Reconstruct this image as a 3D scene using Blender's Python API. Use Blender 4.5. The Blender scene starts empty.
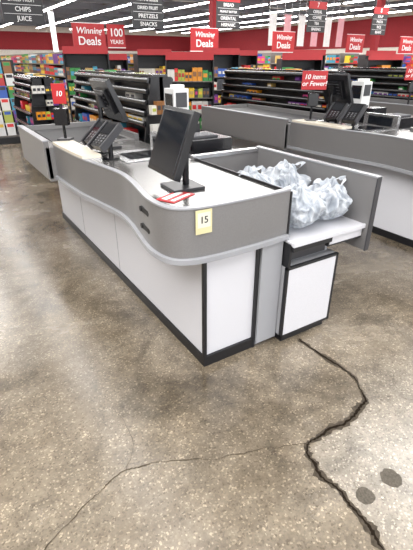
import bpy, bmesh, math, random
from mathutils import Vector, Matrix, noise
random.seed(7)
sc = bpy.context.scene
sc.view_settings.view_transform = 'Standard'
sc.view_settings.look = 'None'
R = math.radians

# ------------------------------------------------------------------ materials
def mat(name, col, rough=0.5, metal=0.0, spec=0.5, emit=None, es=0.0, speck=0.0, speck_scale=200.0, bump=0.0, coat=0.0, var=0.0):
    m = bpy.data.materials.new(name); m.use_nodes = True
    nt = m.node_tree; b = nt.nodes['Principled BSDF']
    b.inputs['Base Color'].default_value = (*col, 1)
    b.inputs['Roughness'].default_value = rough
    b.inputs['Metallic'].default_value = metal
    b.inputs['Specular IOR Level'].default_value = spec
    b.inputs['Coat Weight'].default_value = coat
    if emit:
        b.inputs['Emission Color'].default_value = (*emit, 1); b.inputs['Emission Strength'].default_value = es
    tc = nt.nodes.new('ShaderNodeTexCoord')
    n = nt.nodes.new('ShaderNodeTexNoise'); n.inputs['Scale'].default_value = speck_scale if speck else 6.0
    n.inputs['Detail'].default_value = 3
    nt.links.new(tc.outputs['Object'], n.inputs['Vector'])
    amt = speck if speck else (var if var else 0.06)
    mr = nt.nodes.new('ShaderNodeMapRange'); mr.inputs['From Min'].default_value = 0.3; mr.inputs['From Max'].default_value = 0.7
    mr.inputs['To Min'].default_value = 1 - amt; mr.inputs['To Max'].default_value = 1 + amt
    nt.links.new(n.outputs['Fac'], mr.inputs['Value'])
    mx = nt.nodes.new('ShaderNodeVectorMath'); mx.operation = 'SCALE'
    mx.inputs[0].default_value = col
    nt.links.new(mr.outputs[0], mx.inputs['Scale'])
    nt.links.new(mx.outputs[0], b.inputs['Base Color'])
    if bump:
        bp = nt.nodes.new('ShaderNodeBump'); bp.inputs['Strength'].default_value = bump; bp.inputs['Distance'].default_value = 0.002
        nt.links.new(n.outputs['Fac'], bp.inputs['Height']); nt.links.new(bp.outputs[0], b.inputs['Normal'])
    return m

M = {}
M['band'] = mat('grey_laminate', (0.185,0.180,0.180), 0.33, metal=.15, speck=0.10, speck_scale=260)
M['bump'] = mat('bumper_vinyl', (0.29,0.295,0.315), 0.3)
M['top'] = mat('brushed_steel_top', (0.20,0.195,0.190), 0.24, metal=0.7, speck=0.05, speck_scale=90)
M['white'] = mat('white_laminate', (0.60,0.60,0.635), 0.45, speck=0.05, speck_scale=300)
M['lgrey'] = mat('light_grey_laminate', (0.32,0.325,0.345), 0.45, speck=0.05, speck_scale=300)
M['black'] = mat('black_vinyl', (0.008,0.008,0.010), 0.45)
M['blackg'] = mat('black_gloss_plastic', (0.008,0.008,0.010), 0.22)
M['dark'] = mat('dark_grey_plastic', (0.035,0.035,0.04), 0.4)
M['key'] = mat('keypad_grey', (0.13,0.13,0.14), 0.5)
M['screen'] = mat('screen_glass', (0.01,0.012,0.016), 0.08)
M['cream'] = mat('cream_ledge', (0.68,0.62,0.52), 0.4)
M['red'] = mat('red_sign', (0.42,0.015,0.02), 0.5)
M['wallred'] = mat('red_wall_paint', (0.26,0.010,0.016), 0.75)
M['signblack'] = mat('sign_black', (0.025,0.025,0.028), 0.5)
M['paper'] = mat('paper_white', (0.80,0.80,0.80), 0.6)
M['tag'] = mat('tag_yellow', (0.62,0.56,0.32), 0.6)
M['tagp'] = mat('tag_paper', (0.66,0.64,0.54), 0.6)
M['steel'] = mat('steel', (0.55,0.55,0.56), 0.25, metal=0.9)
M['shelf'] = mat('shelf_metal', (0.18,0.16,0.145), 0.5)
M['belt'] = mat('belt_rubber', (0.02,0.02,0.022), 0.55)
M['ceil'] = mat('ceiling_white', (0.80,0.82,0.86), 0.8)
M['beam'] = mat('beam_paint', (0.16,0.17,0.20), 0.6)
M['wall'] = mat('wall_white_paint', (0.66,0.62,0.56), 0.8)
M['lamp'] = mat('fluorescent_tube', (1,1,1), 0.5, emit=(1.0,0.99,0.98), es=16.0)
M['pink'] = mat('pink_banner', (0.70,0.36,0.40), 0.6)
M['printer'] = mat('printer_beige', (0.66,0.66,0.66), 0.4)
M['crack'] = mat('crack_dark', (0.014,0.010,0.007), 0.9, spec=0.05)
M['stain'] = mat('crack_stain', (0.050,0.039,0.027), 0.6, spec=0.2, speck=.4, speck_scale=60)
M['thin'] = mat('hairline_crack', (0.055,0.043,0.030), 0.7, spec=0.1)
M['patch'] = mat('dark_filler', (0.080,0.068,0.052), 0.5, spec=.3, speck=0.35, speck_scale=120)

def attr_mat(name, rough=0.4):
    m = bpy.data.materials.new(name); m.use_nodes = True
    nt = m.node_tree; b = nt.nodes['Principled BSDF']
    a = nt.nodes.new('ShaderNodeAttribute'); a.attribute_name = 'Col'
    nt.links.new(a.outputs['Color'], b.inputs['Base Color']); b.inputs['Roughness'].default_value = rough
    return m
M['prod'] = attr_mat('product_packaging')

def floor_mat():
    m = bpy.data.materials.new('polished_concrete'); m.use_nodes = True
    nt = m.node_tree; N = nt.nodes.new; L = nt.links.new; b = nt.nodes['Principled BSDF']
    tc = N('ShaderNodeTexCoord')
    n1 = N('ShaderNodeTexNoise'); n1.inputs['Scale'].default_value = 1.2; n1.inputs['Detail'].default_value = 9; n1.inputs['Roughness'].default_value = 0.68; n1.inputs['Distortion'].default_value = .5
    L(tc.outputs['Object'], n1.inputs['Vector'])
    cr = N('ShaderNodeValToRGB'); cr.color_ramp.elements[0].position = 0.35; cr.color_ramp.elements[1].position = 0.66
    cr.color_ramp.elements[0].color = (0.098,0.078,0.054,1); cr.color_ramp.elements[1].color = (0.222,0.188,0.144,1)
    q = cr.color_ramp.elements.new(.48); q.color = (0.160,0.131,0.096,1)
    L(n1.outputs['Fac'], cr.inputs['Fac'])
    at = N('ShaderNodeAttribute'); at.attribute_name = 'Patch'
    mp = N('ShaderNodeMix'); mp.data_type = 'RGBA'
    L(at.outputs['Fac'], mp.inputs['Factor']); L(cr.outputs['Color'], mp.inputs['A']); mp.inputs['B'].default_value = (0.270,0.240,0.200,1)
    v = N('ShaderNodeTexVoronoi'); v.inputs['Scale'].default_value = 145
    L(tc.outputs['Object'], v.inputs['Vector'])
    sp = N('ShaderNodeSeparateColor'); L(v.outputs['Color'], sp.inputs[0])
    r2 = N('ShaderNodeValToRGB')
    e = r2.color_ramp.elements; e[0].position = 0.0; e[0].color = (0.55,0.53,0.51,1); e[1].position = 1.0; e[1].color = (2.1,2.1,2.05,1)
    a = e.new(0.15); a.color = (0.88,0.88,0.88,1); a = e.new(0.86); a.color = (1.08,1.07,1.05,1)
    L(sp.outputs[0], r2.inputs['Fac'])
    mu = N('ShaderNodeMix'); mu.data_type = 'RGBA'; mu.blend_type = 'MULTIPLY'; mu.inputs['Factor'].default_value = 0.85; mu.clamp_result = False
    L(mp.outputs['Result'], mu.inputs['A']); L(r2.outputs['Color'], mu.inputs['B'])
    n2 = N('ShaderNodeTexNoise'); n2.inputs['Scale'].default_value = 10; n2.inputs['Detail'].default_value = 8; n2.inputs['Roughness'].default_value = .75
    L(tc.outputs['Object'], n2.inputs['Vector'])
    mr = N('ShaderNodeMapRange'); mr.inputs['From Min'].default_value = 0.3; mr.inputs['From Max'].default_value = 0.7; mr.inputs['To Min'].default_value = 0.68; mr.inputs['To Max'].default_value = 1.30
    L(n2.outputs['Fac'], mr.inputs['Value'])
    n3 = N('ShaderNodeTexNoise'); n3.inputs['Scale'].default_value = 2.2; n3.inputs['Detail'].default_value = 6; n3.inputs['Roughness'].default_value = .6; n3.inputs['Distortion'].default_value = 1.0
    L(tc.outputs['Object'], n3.inputs['Vector'])
    m3 = N('ShaderNodeMapRange'); m3.inputs['From Min'].default_value = 0.50; m3.inputs['From Max'].default_value = 0.66; m3.inputs['To Min'].default_value = 1.05; m3.inputs['To Max'].default_value = 0.62
    L(n3.outputs['Fac'], m3.inputs['Value'])
    mm = N('ShaderNodeMath'); mm.operation = 'MULTIPLY'; L(mr.outputs[0], mm.inputs[0]); L(m3.outputs[0], mm.inputs[1])
    sc_ = N('ShaderNodeVectorMath'); sc_.operation = 'SCALE'
    L(mu.outputs['Result'], sc_.inputs[0]); L(mm.outputs[0], sc_.inputs['Scale'])
    L(sc_.outputs[0], b.inputs['Base Color'])
    rr = N('ShaderNodeMapRange'); rr.inputs['From Min'].default_value = 0.3; rr.inputs['From Max'].default_value = 0.7; rr.inputs['To Min'].default_value = 0.16; rr.inputs['To Max'].default_value = 0.32
    L(n1.outputs['Fac'], rr.inputs['Value']); L(rr.outputs[0], b.inputs['Roughness'])
    b.inputs['Specular IOR Level'].default_value = 0.75
    bp = N('ShaderNodeBump'); bp.inputs['Strength'].default_value = 0.12; bp.inputs['Distance'].default_value = 0.003
    L(n2.outputs['Fac'], bp.inputs['Height']); L(bp.outputs[0], b.inputs['Normal'])
    return m
M['floor'] = floor_mat()

def bag_mat():
    m = bpy.data.materials.new('thin_plastic_film'); m.use_nodes = True
    nt = m.node_tree; N = nt.nodes.new; L = nt.links.new
    b = nt.nodes['Principled BSDF']; out = nt.nodes['Material Output']
    b.inputs['Roughness'].default_value = 0.22
    tc = N('ShaderNodeTexCoord'); n = N('ShaderNodeTexNoise'); n.inputs['Scale'].default_value = 9; n.inputs['Detail'].default_value = 7; n.inputs['Distortion'].default_value = 3.0
    mpn = N('ShaderNodeMapping'); mpn.inputs['Scale'].default_value = (1,1,.4); L(tc.outputs['Object'], mpn.inputs['Vector'])
    L(mpn.outputs[0], n.inputs['Vector'])
    cr = N('ShaderNodeValToRGB'); cr.color_ramp.elements[0].position = .38; cr.color_ramp.elements[0].color = (0.33,0.365,0.42,1)
    cr.color_ramp.elements[1].position = .60; cr.color_ramp.elements[1].color = (0.72,0.75,0.79,1)
    L(n.outputs['Fac'], cr.inputs['Fac']); L(cr.outputs[0], b.inputs['Base Color'])
    bp = N('ShaderNodeBump'); bp.inputs['Strength'].default_value = 0.8; bp.inputs['Distance'].default_value = 0.018
    L(n.outputs['Fac'], bp.inputs['Height']); L(bp.outputs[0], b.inputs['Normal'])
    t = N('ShaderNodeBsdfTranslucent'); t.inputs['Color'].default_value = (0.72,0.76,0.80,1)
    tr = N('ShaderNodeBsdfTransparent')
    m1 = N('ShaderNodeMixShader'); m1.inputs[0].default_value = 0.25; L(b.outputs[0], m1.inputs[1]); L(t.outputs[0], m1.inputs[2])
    m2 = N('ShaderNodeMixShader'); m2.inputs[0].default_value = 0.12; L(m1.outputs[0], m2.inputs[1]); L(tr.outputs[0], m2.inputs[2])
    L(m2.outputs[0], out.inputs[0])
    return m
M['bag'] = bag_mat()

# ------------------------------------------------------------------ builder
class B:
    def __init__(s, name):
        s.name = name; s.v = []; s.f = []; s.mi = []; s.sm = []; s.mats = []; s.col = []; s.m = Matrix.Identity(4)
    def _mi(s, k):
        if k not in s.mats: s.mats.append(k)
        return s.mats.index(k)
    def add(s, vs, fs, k, smooth=False, m=None, col=(1,1,1)):
        o = len(s.v); mm = s.m @ m if m is not None else s.m
        for p in vs: s.v.append(tuple(mm @ Vector(p)))
        i = s._mi(k)
        for f in fs:
            s.f.append(tuple(o + a for a in f)); s.mi.append(i); s.sm.append(smooth); s.col.append(col)
    def box(s, x0, x1, y0, y1, z0, z1, k, m=None, col=(1,1,1)):
        vs = [(x0,y0,z0),(x1,y0,z0),(x1,y1,z0),(x0,y1,z0),(x0,y0,z1),(x1,y0,z1),(x1,y1,z1),(x0,y1,z1)]
        fs = [(0,3,2,1),(4,5,6,7),(0,1,5,4),(1,2,6,5),(2,3,7,6),(3,0,4,7)]
        s.add(vs, fs, k, False, m, col)
    def cyl(s, p0, p1, r, k, n=16, r1=None, m=None):
        p0 = Vector(p0); p1 = Vector(p1); r1 = r if r1 is None else r1
        d = (p1-p0).normalized(); a = d.orthogonal().normalized(); b = d.cross(a)
        vs = []
        for P, rr in ((p0,r),(p1,r1)):
            for i in range(n):
                t = 2*math.pi*i/n; vs.append(P + (a*math.cos(t)+b*math.sin(t))*rr)
        s.add(vs, [(i,(i+1)%n,n+(i+1)%n,n+i) for i in range(n)], k, True, m)
        s.add(vs, [tuple(range(n-1,-1,-1)), tuple(range(n,2*n))], k, False, m)
    def prism(s, pts, z0, z1, k, m=None, smooth=False):
        n = len(pts)
        vs = [(x,y,z0) for x,y in pts] + [(x,y,z1) for x,y in pts]
        s.add(vs, [tuple(range(n-1,-1,-1)), tuple(range(n,2*n))], k, False, m)
        s.add(vs, [(i,(i+1)%n,n+(i+1)%n,n+i) for i in range(n)], k, smooth, m)
    def strip(s, path, off0, off1, z0, z1, k):
        n = len(path); P = [Vector((p[0],p[1])) for p in path]; nor = []
        for i in range(n):
            d = (P[min(i+1,n-1)] - P[max(i-1,0)]).normalized(); nor.append(Vector((-d.y, d.x)))
        vs = []
        for i in range(n):
            a = P[i]+nor[i]*off0; b = P[i]+nor[i]*off1
            vs += [(a.x,a.y,z0),(b.x,b.y,z0),(b.x,b.y,z1),(a.x,a.y,z1)]
        fs = []
        for i in range(n-1):
            o = 4*i; q = o+4
            for a,b in ((0,1),(1,2),(2,3),(3,0)):
                fs.append((o+a,q+a,q+b,o+b))
        s.add(vs, fs, k, True)
        s.add(vs, [(0,1,2,3),(4*n-1,4*n-2,4*n-3,4*n-4)], k, False)
    def finish(s, bevel=0.0, parent=None, loc=(0,0,0), rz=0.0):
        me = bpy.data.meshes.new(s.name); me.from_pydata(s.v, [], s.f)
        for k in s.mats: me.materials.append(M[k])
        me.polygons.foreach_set('material_index', s.mi); me.polygons.foreach_set('use_smooth', s.sm)
        ca = me.color_attributes.new('Col', 'FLOAT_COLOR', 'CORNER')
        flat = []
        for p in me.polygons:
            c = s.col[p.index]
            for _ in range(p.loop_total): flat += [c[0],c[1],c[2],1.0]
        ca.data.foreach_set('color', flat)
        bm = bmesh.new(); bm.from_mesh(me); bmesh.ops.recalc_face_normals(bm, faces=bm.faces)
        for e in bm.edges:
            if len(e.link_faces) == 2 and e.calc_face_angle(0) > R(35): e.smooth = False
        bm.to_mesh(me); bm.free()
        ob = bpy.data.objects.new(s.name, me); sc.collection.objects.link(ob)
        ob.location = loc; ob.rotation_euler[2] = rz
        if parent: ob.parent = parent
        if bevel:
            md = ob.modifiers.new('Bevel', 'BEVEL'); md.width = bevel; md.segments = 2; md.limit_method = 'ANGLE'; md.angle_limit = R(50)
        return ob

def text(body, parent, loc, size, mk, rot=(math.pi/2,0,0), name='lettering', extr=0.002, space=1.0, shear=0.0):
    cu = bpy.data.curves.new(name, 'FONT'); cu.body = body; cu.size = size; cu.align_x = 'CENTER'; cu.align_y = 'CENTER'
    cu.extrude = extr; cu.space_line = space; cu.shear = shear; cu.offset = size*0.012
    cu.materials.append(M[mk]); o = bpy.data.objects.new(name, cu); sc.collection.objects.link(o)
    o.location = loc; o.rotation_euler = rot; o.parent = parent
    return o

def catmull(pts, sub=6):
    out = []; n = len(pts)
    for i in range(n-1):
        p0 = pts[max(i-1,0)]; p1 = pts[i]; p2 = pts[i+1]; p3 = pts[min(i+2,n-1)]
        for j in range(sub):
            t = j/sub
            out.append(tuple(0.5*((2*p1[k])+(-p0[k]+p2[k])*t+(2*p0[k]-5*p1[k]+4*p2[k]-p3[k])*t*t+(-p0[k]+3*p1[k]-3*p2[k]+p3[k])*t**3) for k in range(2)))
    out.append(pts[-1]); return out

# ------------------------------------------------------------------ room shell
X0, X1, Y0, Y1, ZC = -9, 36, -8, 60, 5.4
b = B('floor')
b.box(X0, X1, Y0, Y1, -0.2, 0, 'floor'); fl = b.finish()
b = B('ceiling'); b.box(X0, X1, Y0, Y1, ZC, ZC+0.2, 'ceil'); b.finish()
b = B('ceiling_beams')
for i in range(14):
    y = 3 + i*4.2; b.box(X0, X1, y, y+0.22, ZC-0.42, ZC, 'beam')
for i in range(15):
    x = X0+1.5+i*3.0; b.box(x, x+0.10, Y0, Y1, ZC-0.16, ZC, 'beam')
b.finish()
b = B('wall_back'); b.box(X0, X1, Y1, Y1+0.2, 0, ZC, 'wall'); b.box(X0, X1, Y1-0.06, Y1, 2.6, 4.5, 'wallred'); b.finish()
b = B('wall_right'); b.box(X1, X1+0.2, Y0, Y1, 0, ZC, 'wall'); b.box(X1-0.06, X1, Y0, Y1, 2.5, 4.8, 'wallred'); b.finish()
b = B('wall_left'); b.box(X0-0.2, X0, Y0, Y1, 0, ZC, 'wall'); b.finish()
b = B('wall_front'); b.box(X0, X1, Y0-0.2, Y0, 0, 0.5, 'wall'); b.box(X0, X1, Y0-0.2, Y0, 3.6, ZC, 'wall')
x = X0
while x < X1+0.1:
    b.box(x-0.12, x+0.12, Y0-0.2, Y0, 0.5, 3.6, 'steel'); x += 3.0
b.finish()
for i,(cx,cy) in enumerate(((11.4,17.5),(22.2,17.5),(9.8,38.0))):
    b = B('support_column'); b.box(-0.16,0.16,-0.16,0.16,0,ZC-0.001,'wallred' if i<2 else 'ceil'); b.box(-0.2,0.2,-0.2,0.2,0,1.2,'ceil'); b.finish(0.01, loc=(cx,cy,0))

for i in range(9):
    x = 1.5 + i*3.9
    b = B('fluorescent_light_row')
    y = 1.0
    while y < 58:
        b.box(x-0.09, x+0.09, y, y+2.3, ZC-0.62, ZC-0.56, 'lamp'); b.box(x-0.13, x+0.13, y, y+2.3, ZC-0.56, ZC-0.52, 'ceil')
        y += 2.75
    b.box(x-0.03, x+0.03, 1, 58.5, ZC-0.52, ZC-0.422, 'beam')
    b.finish()

# ------------------------------------------------------------------ floor cracks
def ribbon(name, pts, w, k, z, jit, seed, sub=10):
    rnd = random.Random(seed); P = catmull(pts, sub); vs = []; fs = []
    for i,p in enumerate(P):
        a = Vector(P[max(i-1,0)]); c = Vector(P[min(i+1,len(P)-1)]); d = (c-a).normalized(); n = Vector((-d.y,d.x))
        big = noise.noise(Vector((p[0]*9, p[1]*9, 3.3)))
        jn = noise.noise(Vector((p[0]*16, p[1]*16, 7.7)))
        q = Vector(p) + n*(rnd.uniform(-jit,jit)*.5 + jn*jit*2.5); ww = w*max(.25, 1+1.4*big)*rnd.uniform(0.7,1.2)
        if i in (0,len(P)-1): ww *= 0.2
        l = q+n*ww*rnd.uniform(.3,.7); r = q-n*ww*rnd.uniform(.3,.7)
        vs += [(l.x,l.y,z),(r.x,r.y,z)]
    for i in range(len(P)-1): fs.append((2*i,2*i+1,2*i+3,2*i+2))
    b = B(name); b.add(vs, fs, k); return b.finish()
CR = [(1.56,1.43),(1.561,1.2165),(1.578,1.0656),(1.518,.9236),(1.429,.851),(1.2907,.8347),(1.12,.8397),(1.032,.813),(.9964,.73),(.991,.607),(.98,.483),(.9615,.37),(.95,.1),(.93,-.4)]
ribbon('floor_crack', CR, 0.034, 'stain', 0.0018, 0.007, 1)
ribbon('floor_crack', CR, 0.010, 'crack', 0.0028, 0.007, 2, 14)
ribbon('floor_crack', [(1.06,.83),(.903,.9127),(.669,.994),(.48,1.09),(.3196,1.1347),(.159,1.092),(-.031,.996),(-.3,.9)], 0.0034, 'thin', 0.0018, 0.006, 3, 16)
ribbon('floor_crack', [(.32,1.135),(.42,1.3),(.40,1.5)], 0.0015, 'thin', 0.0018, 0.005, 5)
for (px,py,r) in ((1.0666,.5396,.037),(1.219,.535,.043)):
    b = B('floor_filler_patch'); n = 26
    rnd = random.Random(int(px*100))
    b.prism([(px+r*math.cos(2*math.pi*i/n)*rnd.uniform(.88,1.08), py+r*math.sin(2*math.pi*i/n)*rnd.uniform(.88,1.08)) for i in range(n)], 0.0, 0.002, 'patch'); b.finish()

def xcr(y):
    P = CR[:5] if y > .845 else CR[6:]
    for a,c in zip(P,P[1:]):
        if c[1] <= y <= a[1]: return c[0]+(a[0]-c[0])*(y-c[1])/(a[1]-c[1])
    return P[0][0] if y > P[0][1] else P[-1][0]
me = bpy.data.meshes.new('concrete_slab_section'); vs = []; fs = []; pat = []
st = .025; nx = 100; ny = 76
for j in range(ny):
    for i in range(nx):
        x = .85+i*st; y = -.42+j*st; vs.append((x,y,.0008))
        s_ = max(0,min(1,(x-xcr(y))/.03)); t = max(0,min(1,(1.25-y)/.7)); t = t*t*(3-2*t); u = max(0,min(1,(3.2-x)/1.0))
        if .80 < y < .87 and x < 1.4: s_ *= max(0,min(1,(.85-y)/.03))
        pat.append(s_*t*u)
for j in range(ny-1):
    for i in range(nx-1):
        a = j*nx+i; fs.append((a,a+1,a+nx+1,a+nx))
me.from_pydata(vs, [], fs); me.materials.append(M['floor'])
at = me.attributes.new('Patch','FLOAT','POINT'); at.data.foreach_set('value', pat)
ob = bpy.data.objects.new('concrete_slab_section', me); sc.collection.objects.link(ob)

# ------------------------------------------------------------------ checkout lane
def checkout(dx, yf):
    b = B('checkout_counter')
    ctrl = [(.765,3.42),(.768,3.2),(.785,2.85),(.822,2.58),(.856,2.3),(.842,2.1),(.812,1.92),(.785,1.76),(.785,1.64),(.812,1.56),(.88,1.52),(1.0,1.505),(1.22,1.505),(1.45,1.52)]
    path = catmull(ctrl, 6)
    top = [(x,y) for x,y in path] + [(1.45,3.42)]
    b.prism(top, 0.66, 0.897, 'top')
    b.strip(path, -0.014, 0.010, 0.675, 0.918, 'band')
    b.strip(path, -0.018, 0.012, 0.916, 0.926, 'bump')
    b.strip(path, -0.034, 0.0, 0.655, 0.682, 'bump')
    b.box(.69, 1.46, 3.42, yf, .64, .90, 'band')
    b.box(.68, .72, 3.42, yf, .66, .945, 'band'); b.box(1.43,1.47,3.42,yf,.66,.945,'band')
    b.box(.675, .725, 3.415, yf, .945, .955, 'bump')
    b.box(.72, 1.43, yf-.03, yf, .66, .945, 'band')
    b.box(.80, 1.38, 3.47, yf-.08, .90, .908, 'belt')
    b.cyl((.80,3.47,.888),(1.38,3.47,.888),.02,'steel')
    led = [p for p in path if 2.72 < p[1] < 3.4]
    b.prism([(p[0]-.02,p[1]) for p in led] + [(.90,2.74),(.90,3.38)], .926, .946, 'cream')
    b.box(.95, 1.28, 1.53, yf-.05, .06, .67, 'white')
    b.box(.94, 1.285, 1.515, yf-.04, 0, .065, 'black')
    b.box(.938, .958, 1.516, 1.536, .06, .665, 'black')
    b.box(1.268, 1.286, 1.512, 1.53, .0, .665, 'black')
    b.box(.945, 1.28, 1.519, 1.532, .645, .665, 'black')
    for y in (2.75, 3.6):
        b.box(.947, .951, y, y+.004, .07, .665, 'lgrey')
    b.box(1.288, 1.43, 1.50, 1.53, .03, .67, 'lgrey')
    b.box(1.28, 1.42, 1.53, yf-.05, .0, .66, 'lgrey')
    b.box(1.435, 1.825, 1.47, 2.40, .05, .50, 'lgrey'); b.box(1.45, 1.80, 1.47, 2.38, 0, .05, 'black')
    b.box(1.447, 1.815, 1.455, 1.47, .055, .485, 'white')
    for (a,c,d,e) in ((1.43,1.83,.485,.50),(1.43,1.83,.04,.055),(1.43,1.446,.04,.50),(1.816,1.83,.04,.50)):
        b.box(a,c,1.452,1.472,d,e,'black')
    b.box(1.435, 1.45, 1.45, 2.40, .50, .64, 'black')
    b.box(1.45, 1.80, 1.52, 2.40, .50, .60, 'lgrey'); b.box(1.45,1.76,1.50,1.52,.515,.56,'dark')
    b.box(1.73, 1.995, 1.445, 1.46, .575, .625, 'white'); b.box(1.72,2.0,1.447,1.47,.565,.632,'black')
    b.box(1.44, 2.0, 1.44, 2.46, .632, .65, 'white'); b.box(1.44, 2.0, 1.428, 1.442, .628, .652, 'white'); b.box(1.44,1.73,1.43,1.445,.60,.628,'black')
    b.box(2.0, 2.03, 1.41, 2.48, .49, .925, 'band'); b.box(1.996, 2.034, 1.405, 2.485, .922, .932, 'bump'); b.box(1.997,2.033,1.404,1.412,.488,.93,'dark')
    b.box(1.44, 2.0, 2.46, 2.485, .65, .90, 'band'); b.box(1.44,2.0,2.45,2.495,.90,.925,'steel')
    b.box(1.452, 1.462, 1.50, 2.5, .65, .910, 'black')
    for (y,z) in ((1.80,.845),(1.80,.755)):
        b.cyl((.768,y-.045,z),(.80,y-.045,z),.014,'black'); b.cyl((.772,y+.045,z),(.806,y+.045,z),.014,'black')
        b.add([(.770,y-.045,z-.014),(.776,y+.045,z-.014),(.776,y+.045,z+.014),(.770,y-.045,z+.014),(.80,y-.045,z-.014),(.806,y+.045,z-.014),(.806,y+.045,z+.014),(.80,y-.045,z+.014)],
              [(0,1,2,3),(4,7,6,5),(0,4,5,1),(3,2,6,7),(0,3,7,4),(1,5,6,2)],'black')
    b.box(1.02,1.40,2.60,3.00,.897,.902,'steel'); b.box(1.08,1.34,2.68,2.90,.902,.905,'screen')
    b.box(1.38,1.42,2.60,3.0,.897,1.02,'steel'); b.box(1.372,1.38,2.66,2.94,.915,1.0,'screen')
    return b.finish(0.003, loc=(dx,0,0))

def monitor(name, loc, rz, w, h, ph, tilt):
    b = B(name)
    b.box(-.09,.09,-.04,.14,0,.014,'dark'); b.cyl((0,.07,.01),(0,.07,ph),.018,'blackg'); b.box(-.03,.03,.02,.085,ph-.05,ph+.03,'blackg')
    T = Matrix.Translation((0,0,ph)) @ Matrix.Rotation(R(-tilt),4,'X')
    b.box(-w/2,w/2,-.02,.018,-h/2,h/2,'blackg',T); b.box(-w/2+.018,w/2-.018,-.0225,-.019,-h/2+.02,h/2-.018,'screen',T)
    b.box(-w*.3,w*.3,.018,.04,-h*.3,h*.3,'blackg',T)
    for i in range(5): b.box(-w*.2,w*.2,.04,.043,-h*.2+i*.03,-h*.2+i*.03+.01,'dark',T)
    return b.finish(0.004, loc=loc, rz=rz)

def card_reader(loc, rz, ph=.10):
    b = B('card_reader')
    b.cyl((0,.02,0),(0,.02,.012),.06,'blackg',24); b.cyl((0,.02,.01),(0,.02,ph),.018,'blackg')
    T = Matrix.Translation((0,0,ph)) @ Matrix.Rotation(R(-52),4,'X')
    b.box(-.065,.065,-.022,.022,-.11,.11,'blackg',T); b.box(-.05,.05,-.025,-.021,.0,.085,'screen',T)
    b.box(-.08,-.064,-.03,.02,-.12,.10,'dark',T); b.box(.064,.08,-.03,.02,-.12,.10,'dark',T)
    for i in range(4):
        for j in range(3):
            b.box(-.040+j*.033,-.025+j*.033,-.025,-.021,-.09+i*.021,-.078+i*.021,'key' if i else 'dark',T)
    return b.finish(0.003, loc=loc, rz=rz)

def lane_sign_pole(loc, rz, body, w, h, ph):
    b = B('lane_sign'); b.box(-.05,.05,-.05,.05,0,.012,'dark'); b.cyl((0,0,0),(0,0,ph),.011,'blackg'); b.box(-w/2,w/2,-.008,.008,ph,ph+h,'red')
    b.box(-.05,.05,-.045,.012,ph-.15,ph-.03,'blackg')
    o = b.finish(0.002, loc=loc, rz=rz)
    text(body, o, (0,-.010,ph+h/2), h*0.36, 'paper', extr=0.001, shear=.2); return o

def register(dx):
    b = B('cash_register_stand')
    b.box(1.56,1.98,2.66,3.30,0.0,.84,'black'); b.box(1.54,2.0,2.64,3.32,.84,.87,'dark')
    b.box(1.60,1.95,2.72,3.10,.87,.97,'blackg'); b.box(1.592,1.60,2.76,3.06,.885,.955,'dark'); b.cyl((1.588,2.91,.92),(1.60,2.91,.92),.012,'steel')
    b.box(1.66,1.90,3.12,3.28,.87,1.03,'blackg'); b.box(1.64,1.86,2.78,2.96,.97,.985,'dark')
    for i in range(8):
        for j in range(4): b.box(1.65+i*.025,1.67+i*.025,2.79+j*.04,2.82+j*.04,.985,.992,'key')
    for z in (.2,.42,.64): b.box(1.552,1.56,2.70,3.26,z,z+.17,'dark')
    b.finish(0.004, loc=(dx,0,0))
    b = B('receipt_printer')
    b.box(1.80,1.98,3.40,3.66,0,.95,'black'); b.box(1.82,1.97,3.42,3.60,.95,1.28,'printer'); b.box(1.815,1.822,3.44,3.58,1.10,1.24,'screen')
    b.box(1.84,1.95,3.415,3.422,1.13,1.25,'dark'); b.box(1.85,1.94,3.44,3.54,1.28,1.31,'paper'); b.box(1.84,1.95,3.413,3.42,1.0,1.03,'dark')
    b.finish(0.006, loc=(dx,0,0))

PAL = [(.68,.02,.02),(.70,.26,.01),(.75,.50,.03),(.03,.25,.05),(.02,.09,.42),(.66,.63,.56),(.52,.03,.18),(.14,.03,.22),(.05,.30,.44),(.72,.70,.66),(.24,.10,.03),(.02,.02,.03),(.38,.43,.06),(.45,.02,.02),(.5,.33,.1),(.04,.04,.05)]
def facing(b, axis, a0, a1, d0, sgn, z0, h, rnd, w=.16, dep=.22, gap=0.0):
    a = a0
    while a < a1-.05:
        col = rnd.choice(PAL); cnt = rnd.randint(1,3); ww = w*rnd.uniform(.7,1.3); hh = h*rnd.uniform(.6,.98)
        c2 = rnd.choice(PAL); skip = rnd.random() < gap
        for _ in range(cnt):
            if a+ww > a1: break
            if not skip:
                d1 = d0+sgn*dep; lo,hi = min(d0,d1),max(d0,d1)
                e = .003
                if axis == 'x': b.box(a,a+ww*.93,lo,hi,z0,z0+hh,'prod',col=col); b.box(a+ww*.12,a+ww*.8,min(d0,d0-sgn*e),max(d0,d0-sgn*e),z0+hh*.35,z0+hh*.7,'prod',col=c2)
                else: b.box(lo,hi,a,a+ww*.93,z0,z0+hh,'prod',col=col); b.box(min(d0,d0-sgn*e),max(d0,d0-sgn*e),a+ww*.12,a+ww*.8,z0+hh*.35,z0+hh*.7,'prod',col=c2)
            a += ww
        if a+w*.7 > a1: break

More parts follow.
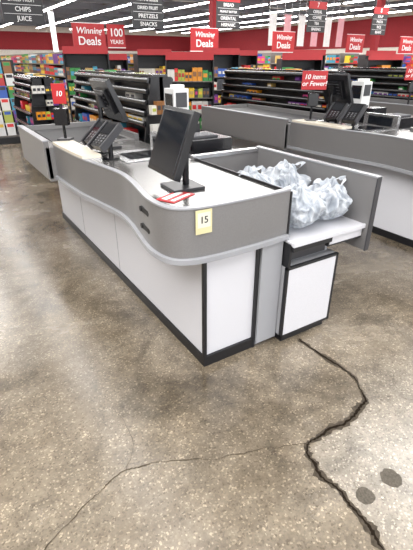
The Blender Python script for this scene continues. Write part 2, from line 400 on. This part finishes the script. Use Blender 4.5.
def black_rack(dx, y0, y1, ztop=1.36, x0=1.72, x1=2.12, seed=1):
    rnd = random.Random(seed)
    b = B('checkout_merchandise_rack')
    b.box(x0,x1,y0,y1,.0,.14,'black'); b.box((x0+x1)/2-.02,(x0+x1)/2+.02,y0,y1,.1,ztop,'black')
    for y in (y0,y1-.03):
        prof = [(x0,.14),(x1,.14),(x1,.8),(x1-.10,ztop),(x0+.10,ztop),(x0,.8)]
        m = Matrix(((1,0,0,0),(0,0,1,y),(0,1,0,0),(0,0,0,1)))
        b.prism(prof,0,.03,'black',m)
    z = .3
    while z < ztop-.01:
        ins = max(0,(z-.8)/(ztop-.8)*.10)
        b.box(x0+ins-.01,x1-ins+.01,y0+.02,y1-.02,z,z+.02,'black')
        b.cyl((x0+ins-.005,y0+.02,z+.02),(x0+ins-.005,y1-.02,z+.02),.026,'blackg',12)
        b.cyl((x1-ins+.005,y0+.02,z+.02),(x1-ins+.005,y1-.02,z+.02),.026,'blackg',12)
        gp = .85 if z > 1.0 else .35
        hh = .15 if z < .85 else .068
        facing(b,'y',y0+.05,y1-.05,x0+ins+.035,1,z+.021,hh,rnd,.10,.10,gp)
        facing(b,'y',y0+.05,y1-.05,x1-ins-.035,-1,z+.021,hh,rnd,.10,.10,.2)
        z += .21 if z < .85 else .095
    b.box(x0+.12,x1-.12,y0+.02,y1-.02,ztop,ztop+.02,'blackg')
    for z in (.45,.65,.85,1.03):
        b.box(x0+.03,x1-.03,y0-.09,y0,z,z+.012,'black'); facing(b,'x',x0+.05,x1-.05,y0-.085,1,z+.012,.12,rnd,.06,.07,.15)
    b.finish(0.003, loc=(dx,0,0))

yfs = (4.42, 5.1, 5.1)
for k in range(3):
    dx = 2.45*k
    checkout(dx, yfs[k])
    monitor('touchscreen_monitor', (dx+1.0,1.91,.898), R(-93), .33, .33, .235, 21)
    monitor('pos_monitor', (dx+1.16,3.22,.898), R(90), .36, .30, .34, 24)
    card_reader((dx+.97,2.80,.898), R(-75), .15)
    card_reader((dx+1.00,3.04,.898), R(-75), .14)
    register(dx)
    black_rack(dx, 3.85, 6.2, seed=k+3)
lane_sign_pole((.86,3.44,.946), R(-35), '10', .10, .14, .26)
lane_sign_pole((3.32,3.26,.946), R(-32), '10 items\nor Fewer!', .25, .17, .29)
lane_sign_pole((5.9,3.9,.908), R(-30), '10 items\nor Fewer!', .25, .17, .34)

b = B('lane_number_tag'); T = Matrix.Translation((.925,1.492,.80)) @ Matrix.Rotation(R(-2),4,'Z')
b.box(-.042,.042,-.003,0,.0,.112,'tag',T); b.box(-.033,.033,-.004,-.003,.03,.10,'tagp',T); o = b.finish()
text('15', o, (.925,1.4875,.865), .045, 'black', extr=.0005)
b = B('counter_leaflet'); T = Matrix.Translation((.935,1.77,.8975)) @ Matrix.Rotation(R(25),4,'Z')
b.box(-.09,.09,-.055,.055,0,.003,'red',T); b.box(-.07,.07,.005,.035,.003,.004,'paper',T); b.box(-.07,.07,-.04,-.02,.003,.004,'paper',T); b.finish()

# ------------------------------------------------------------------ plastic bags
def bag(loc, sx, sy, sz, seed, rz, lean=(0,0)):
    bm = bmesh.new(); bmesh.ops.create_icosphere(bm, subdivisions=6, radius=1)
    off = Vector((seed*3.1, seed*1.7, seed*0.9))
    for v in bm.verts:
        p = v.co.copy(); u = (p.z+1)/2
        ang = math.atan2(p.y, p.x)
        prof = 1.0 if u < .58 else max(.20, 1.0 - (u-.58)*1.9)
        rad = Vector((p.x,p.y)).length
        w1 = math.sin(ang*4 + seed + 3.0*noise.noise(p*1.3+off)); w2 = math.sin(ang*9 + 2*seed + 4*noise.noise(p*1.8-off))
        fold = (0.05 + .20*u)*abs(w1) + (.02+.09*u)*abs(w2)
        rid = 1-abs(noise.noise(Vector((p.x*3.2,p.y*3.2,p.z*2.0))+off))*2.4
        n1 = noise.noise(p*1.5+off)*.22 + rid*.10 + noise.noise(Vector((p.x*10,p.y*10,p.z*4))+off)*.05
        k = prof*(1 - fold + n1)
        if rad > 1e-4:
            box = (1/max(abs(math.cos(ang)),abs(math.sin(ang))))**.5
            v.co.x = p.x*k*box*sx; v.co.y = p.y*k*box*sy
        v.co.z = max(0.002, (u**.8 + .18*noise.noise(p*2.2+off)*u + .05*rid*u)*sz)
        v.co.x += lean[0]*u*u; v.co.y += lean[1]*u*u
    for sgn in (-1,1):
        base = Vector((lean[0]+sgn*sx*.16, lean[1], sz*.82)); W = .045; H = .085; prev = None; NS = 18
        tilt = Vector((sgn*.85, .35*math.sin(seed), .6)).normalized()
        for i in range(NS+1):
            t = math.pi*i/NS; c = base + Vector((0,1,0))*math.cos(t)*W + tilt*math.sin(t)*H
            c += Vector((noise.noise(c*12+off),noise.noise(c*12-off),0))*.02
            hw = .018*(1+.4*math.sin(i*1.3+seed))
            a = bm.verts.new(c + Vector((hw,0,.004))); d = bm.verts.new(c - Vector((hw*.6,0,hw*.8)))
            if prev: bm.faces.new((prev[0],prev[1],d,a))
            prev = (a,d)
    for f in bm.faces: f.smooth = True
    me = bpy.data.meshes.new('plastic_grocery_bag'); bm.to_mesh(me); bm.free(); me.materials.append(M['bag'])
    o = bpy.data.objects.new('plastic_grocery_bag', me); sc.collection.objects.link(o); o.location = loc; o.rotation_euler[2] = rz
    return o
bag((1.605,1.62,.651), .125, .165, .24, 1, .2, (-.02,-.01))
bag((1.855,1.63,.651), .130, .160, .235, 2.3, -.1, (.02,-.01))
bag((1.595,2.0,.651), .125, .19, .27, 3.7, .2, (-.06,-.02))
bag((1.85,2.0,.651), .125, .18, .265, 5.1, -.1, (0.02,.0))

# ------------------------------------------------------------------ products / shelving
def gondola(xc, y0, y1, seed, H=1.72):
    rnd = random.Random(seed); b = B('grocery_gondola_shelving')
    b.box(xc-.5,xc+.5,y0,y1,0,.14,'shelf'); b.box(xc-.02,xc+.02,y0,y1,.14,H,'shelf')
    b.box(xc-.5,xc+.5,y0-.01,y0+.03,.14,H,'shelf'); b.box(xc-.5,xc+.5,y1-.03,y1,.14,H,'shelf')
    b.box(xc-.5,xc+.5,y0-.46,y0,0,.14,'shelf')
    for z in (.14,.46,.78,1.10,1.40):
        b.box(xc-.5,xc+.5,y0,y1,z-.02,z+.01,'shelf'); b.box(xc-.5,xc+.5,y0-.44,y0,z-.02,z+.01,'shelf'); b.box(xc-.5,xc+.5,y0-.45,y0-.44,z-.03,z+.02,'red')
        facing(b,'x',xc-.48,xc+.48,y0-.42,1,z+.01,.28,rnd,.08)
        facing(b,'y',y0+.05,y1-.05,xc-.47,1,z+.01,.28,rnd,.18)
        facing(b,'y',y0+.05,y1-.05,xc+.47,-1,z+.01,.28,rnd,.4)
    b.finish()
for i in range(9):
    gondola(.6+3.3*i, 11.9, 30, i+1)
for i in range(7):
    gondola(8+3.6*i, 34, 52, i+30, 1.9)

def deal_sign(x, y, z, w=1.0, h=.58):
    b = B('winning_deals_sign'); b.box(-w/2,w/2,-.015,.015,0,h,'red'); b.box(-w/2-.015,w/2+.015,-.02,.02,-.02,0,'paper'); b.box(-w/2-.015,w/2+.015,-.01,.02,h,h+.015,'paper')
    o = b.finish(loc=(x,y,z))
    text('Winning', o, (0,-.018,h*.72), h*.34, 'paper', shear=.25); text('Deals', o, (0,-.018,h*.32), h*.46, 'paper')
    return o
for (x,w) in ((3.95,.84),(7.42,.95),(10.5,.95),(14.0,.92),(17.1,.95)):
    deal_sign(x, 11.9, 1.74, w)
b = B('anniversary_sign'); b.box(-.24,.24,-.015,.015,0,.52,'red'); b.box(-.24,.24,-.02,.02,-.02,0,'paper'); o = b.finish(loc=(4.68,11.9,1.80))
text('100', o, (0,-.018,.33), .25, 'paper'); text('YEARS', o, (0,-.018,.12), .13, 'paper')

def aisle_sign(x, y, z, num, lines, w=.86, h=.92):
    b = B('aisle_sign')
    b.box(-w/2,w/2,-.02,.02,0,h,'signblack'); b.box(-w/2,w/2,-.024,.024,h-.22,h,'red')
    for i in range(1,4): b.box(-w/2+.03,w/2-.03,-.023,-.02,(h-.22)*i/4-.004,(h-.22)*i/4+.004,'paper')
    for s in (-1,1): b.cyl((s*w*.4,0,h),(s*w*.4,0,ZC-z-.43),.008,'beam',6)
    o = b.finish(loc=(x,y,z))
    text(num, o, (0,-.027,h-.11), .2, 'paper')
    for i,l in enumerate(lines): text(l, o, (0,-.024,(h-.22)*(3.5-i)/4), min(.125,1.25*w/len(l)), 'paper')
data = [('4',['NUTS & SEEDS','DRIED FRUIT','CHIPS','JUICE']),('5',['NUTS & SEEDS','DRIED FRUIT','PRETZELS','SNACKS']),('6',['BREAD','PEANUT BUTTER','ORIENTAL','HISPANIC']),('7',['CEREAL','COFFEE','TEA','BAKING']),('8',['SOUP','PASTA','RICE','BEANS']),('9',['PAPER','CLEANING','LAUNDRY','PET'])]
xs = (2.3,5.3,8.6,12.4,15.8,19.0)
for i,x in enumerate(xs): aisle_sign(x, 11.2 if i<2 else 12.4, 2.22 if i<2 else 2.38, data[i][0], data[i][1])

def snack_rack(x, y, seed, w=.7, h=1.5, rz=0):
    rnd = random.Random(seed); b = B('snack_display_rack')
    b.box(-w/2,w/2,-.2,.25,0,.10,'black'); b.box(-w/2,w/2,.22,.25,.1,h,'black')
    for s in (-1,1): b.box(s*w/2-.012,s*w/2+.012,-.2,.25,.1,h,'black')
    z=.14
    while z < h-.2:
        b.box(-w/2,w/2,-.2,.22,z-.015,z,'shelf'); facing(b,'x',-w/2+.02,w/2-.02,-.18,1,z,.22,rnd,.08,.3); z+=.26
    b.box(-w/2,w/2,-.2,.22,h-.02,h+.0,'black'); b.box(-w/2,w/2,-.21,-.19,h-.02,h+.10,'red')
    b.finish(0.0, loc=(x,y,0), rz=rz)
for i,(x,y,rz) in enumerate(((2.75,8.6,-.3),(4.0,6.9,-.5),(5.6,8.4,-.3),(6.55,6.9,-.5),(8.2,8.4,-.5),(9.1,6.9,-.5),(10.6,8.2,-.5),(3.6,9.8,-.2),(7.2,9.8,-.3),(12.6,9.6,-.5),(4.75,9.9,-.2),(9.6,9.9,-.3))):
    snack_rack(x,y,50+i,.8,1.52 if i%2 else 1.62,rz)

b = B('magazine_rack'); rnd = random.Random(3)
b.box(-.5,.5,-.5,.5,0,.12,'black'); b.box(-.5,.5,.44,.5,.1,1.5,'black'); b.box(.46,.5,-.5,.5,.1,.5,'black')
for i in range(6):
    y = -.42+i*.14; z = .14+i*.22
    b.box(-.5,.46,y,y+.16,z-.02,z,'shelf')
    T = Matrix.Translation((0,y+.06,z)) @ Matrix.Rotation(R(-14),4,'X')
    for j in range(5):
        b.box(-.48+j*.19,-.32+j*.19,-.005,.005,0,.24,'prod',T,col=rnd.choice(PAL+[(.7,.7,.7)]*5)); b.box(-.46+j*.19,-.34+j*.19,-.007,-.005,.16,.22,'prod',T,col=rnd.choice(PAL))
b.finish(loc=(1.2,9.9,0), rz=-.1)

black_rack(-.25, 7.3, 8.8, 1.25, 1.62, 2.1, seed=11)

for i in range(6):
    b = B('hanging_banner'); b.box(-.25,.25,-.01,.01,0,1.5,'pink' if i%2 else 'paper'); b.cyl((-.3,0,1.5),(.3,0,1.5),.02,'steel',8)
    for s in (-1,1): b.cyl((s*.25,0,1.5),(s*.25,0,ZC-2.2-.17),.006,'steel',6)
    b.finish(loc=(16.8+i*1.05,20,2.2))

# ------------------------------------------------------------------ lights
def area(name, loc, sx, sy, e, col=(1,1,1), rot=(0,0,0)):
    l = bpy.data.lights.new(name,'AREA'); l.shape='RECTANGLE'; l.size=sx; l.size_y=sy; l.energy=e; l.color=col
    o = bpy.data.objects.new(name,l); sc.collection.objects.link(o); o.location=loc; o.rotation_euler=rot; return o
for i in range(4):
    for j in range(5):
        area('ceiling_lamp', (-2+i*10, 0+j*12, ZC-.66), 5, 5, 690, (1,.985,.965))
area('storefront_daylight', (4, Y0+.1, 2.2), 22, 3, 650, (.95,.97,1.0), (R(90),0,0))
w = bpy.data.worlds.new('World'); sc.world = w; w.use_nodes = True
w.node_tree.nodes['Background'].inputs[0].default_value = (.93,.96,1,1); w.node_tree.nodes['Background'].inputs[1].default_value = 2.0

# ------------------------------------------------------------------ camera
cam = bpy.data.cameras.new('Camera'); co = bpy.data.objects.new('Camera', cam); sc.collection.objects.link(co)
co.location = (0,0,1.5); co.rotation_euler = (R(90-27.5),0,R(-32.2))
cam.sensor_fit = 'VERTICAL'; cam.sensor_height = 24; cam.lens = 24*413/550; cam.clip_end = 200
sc.camera = co
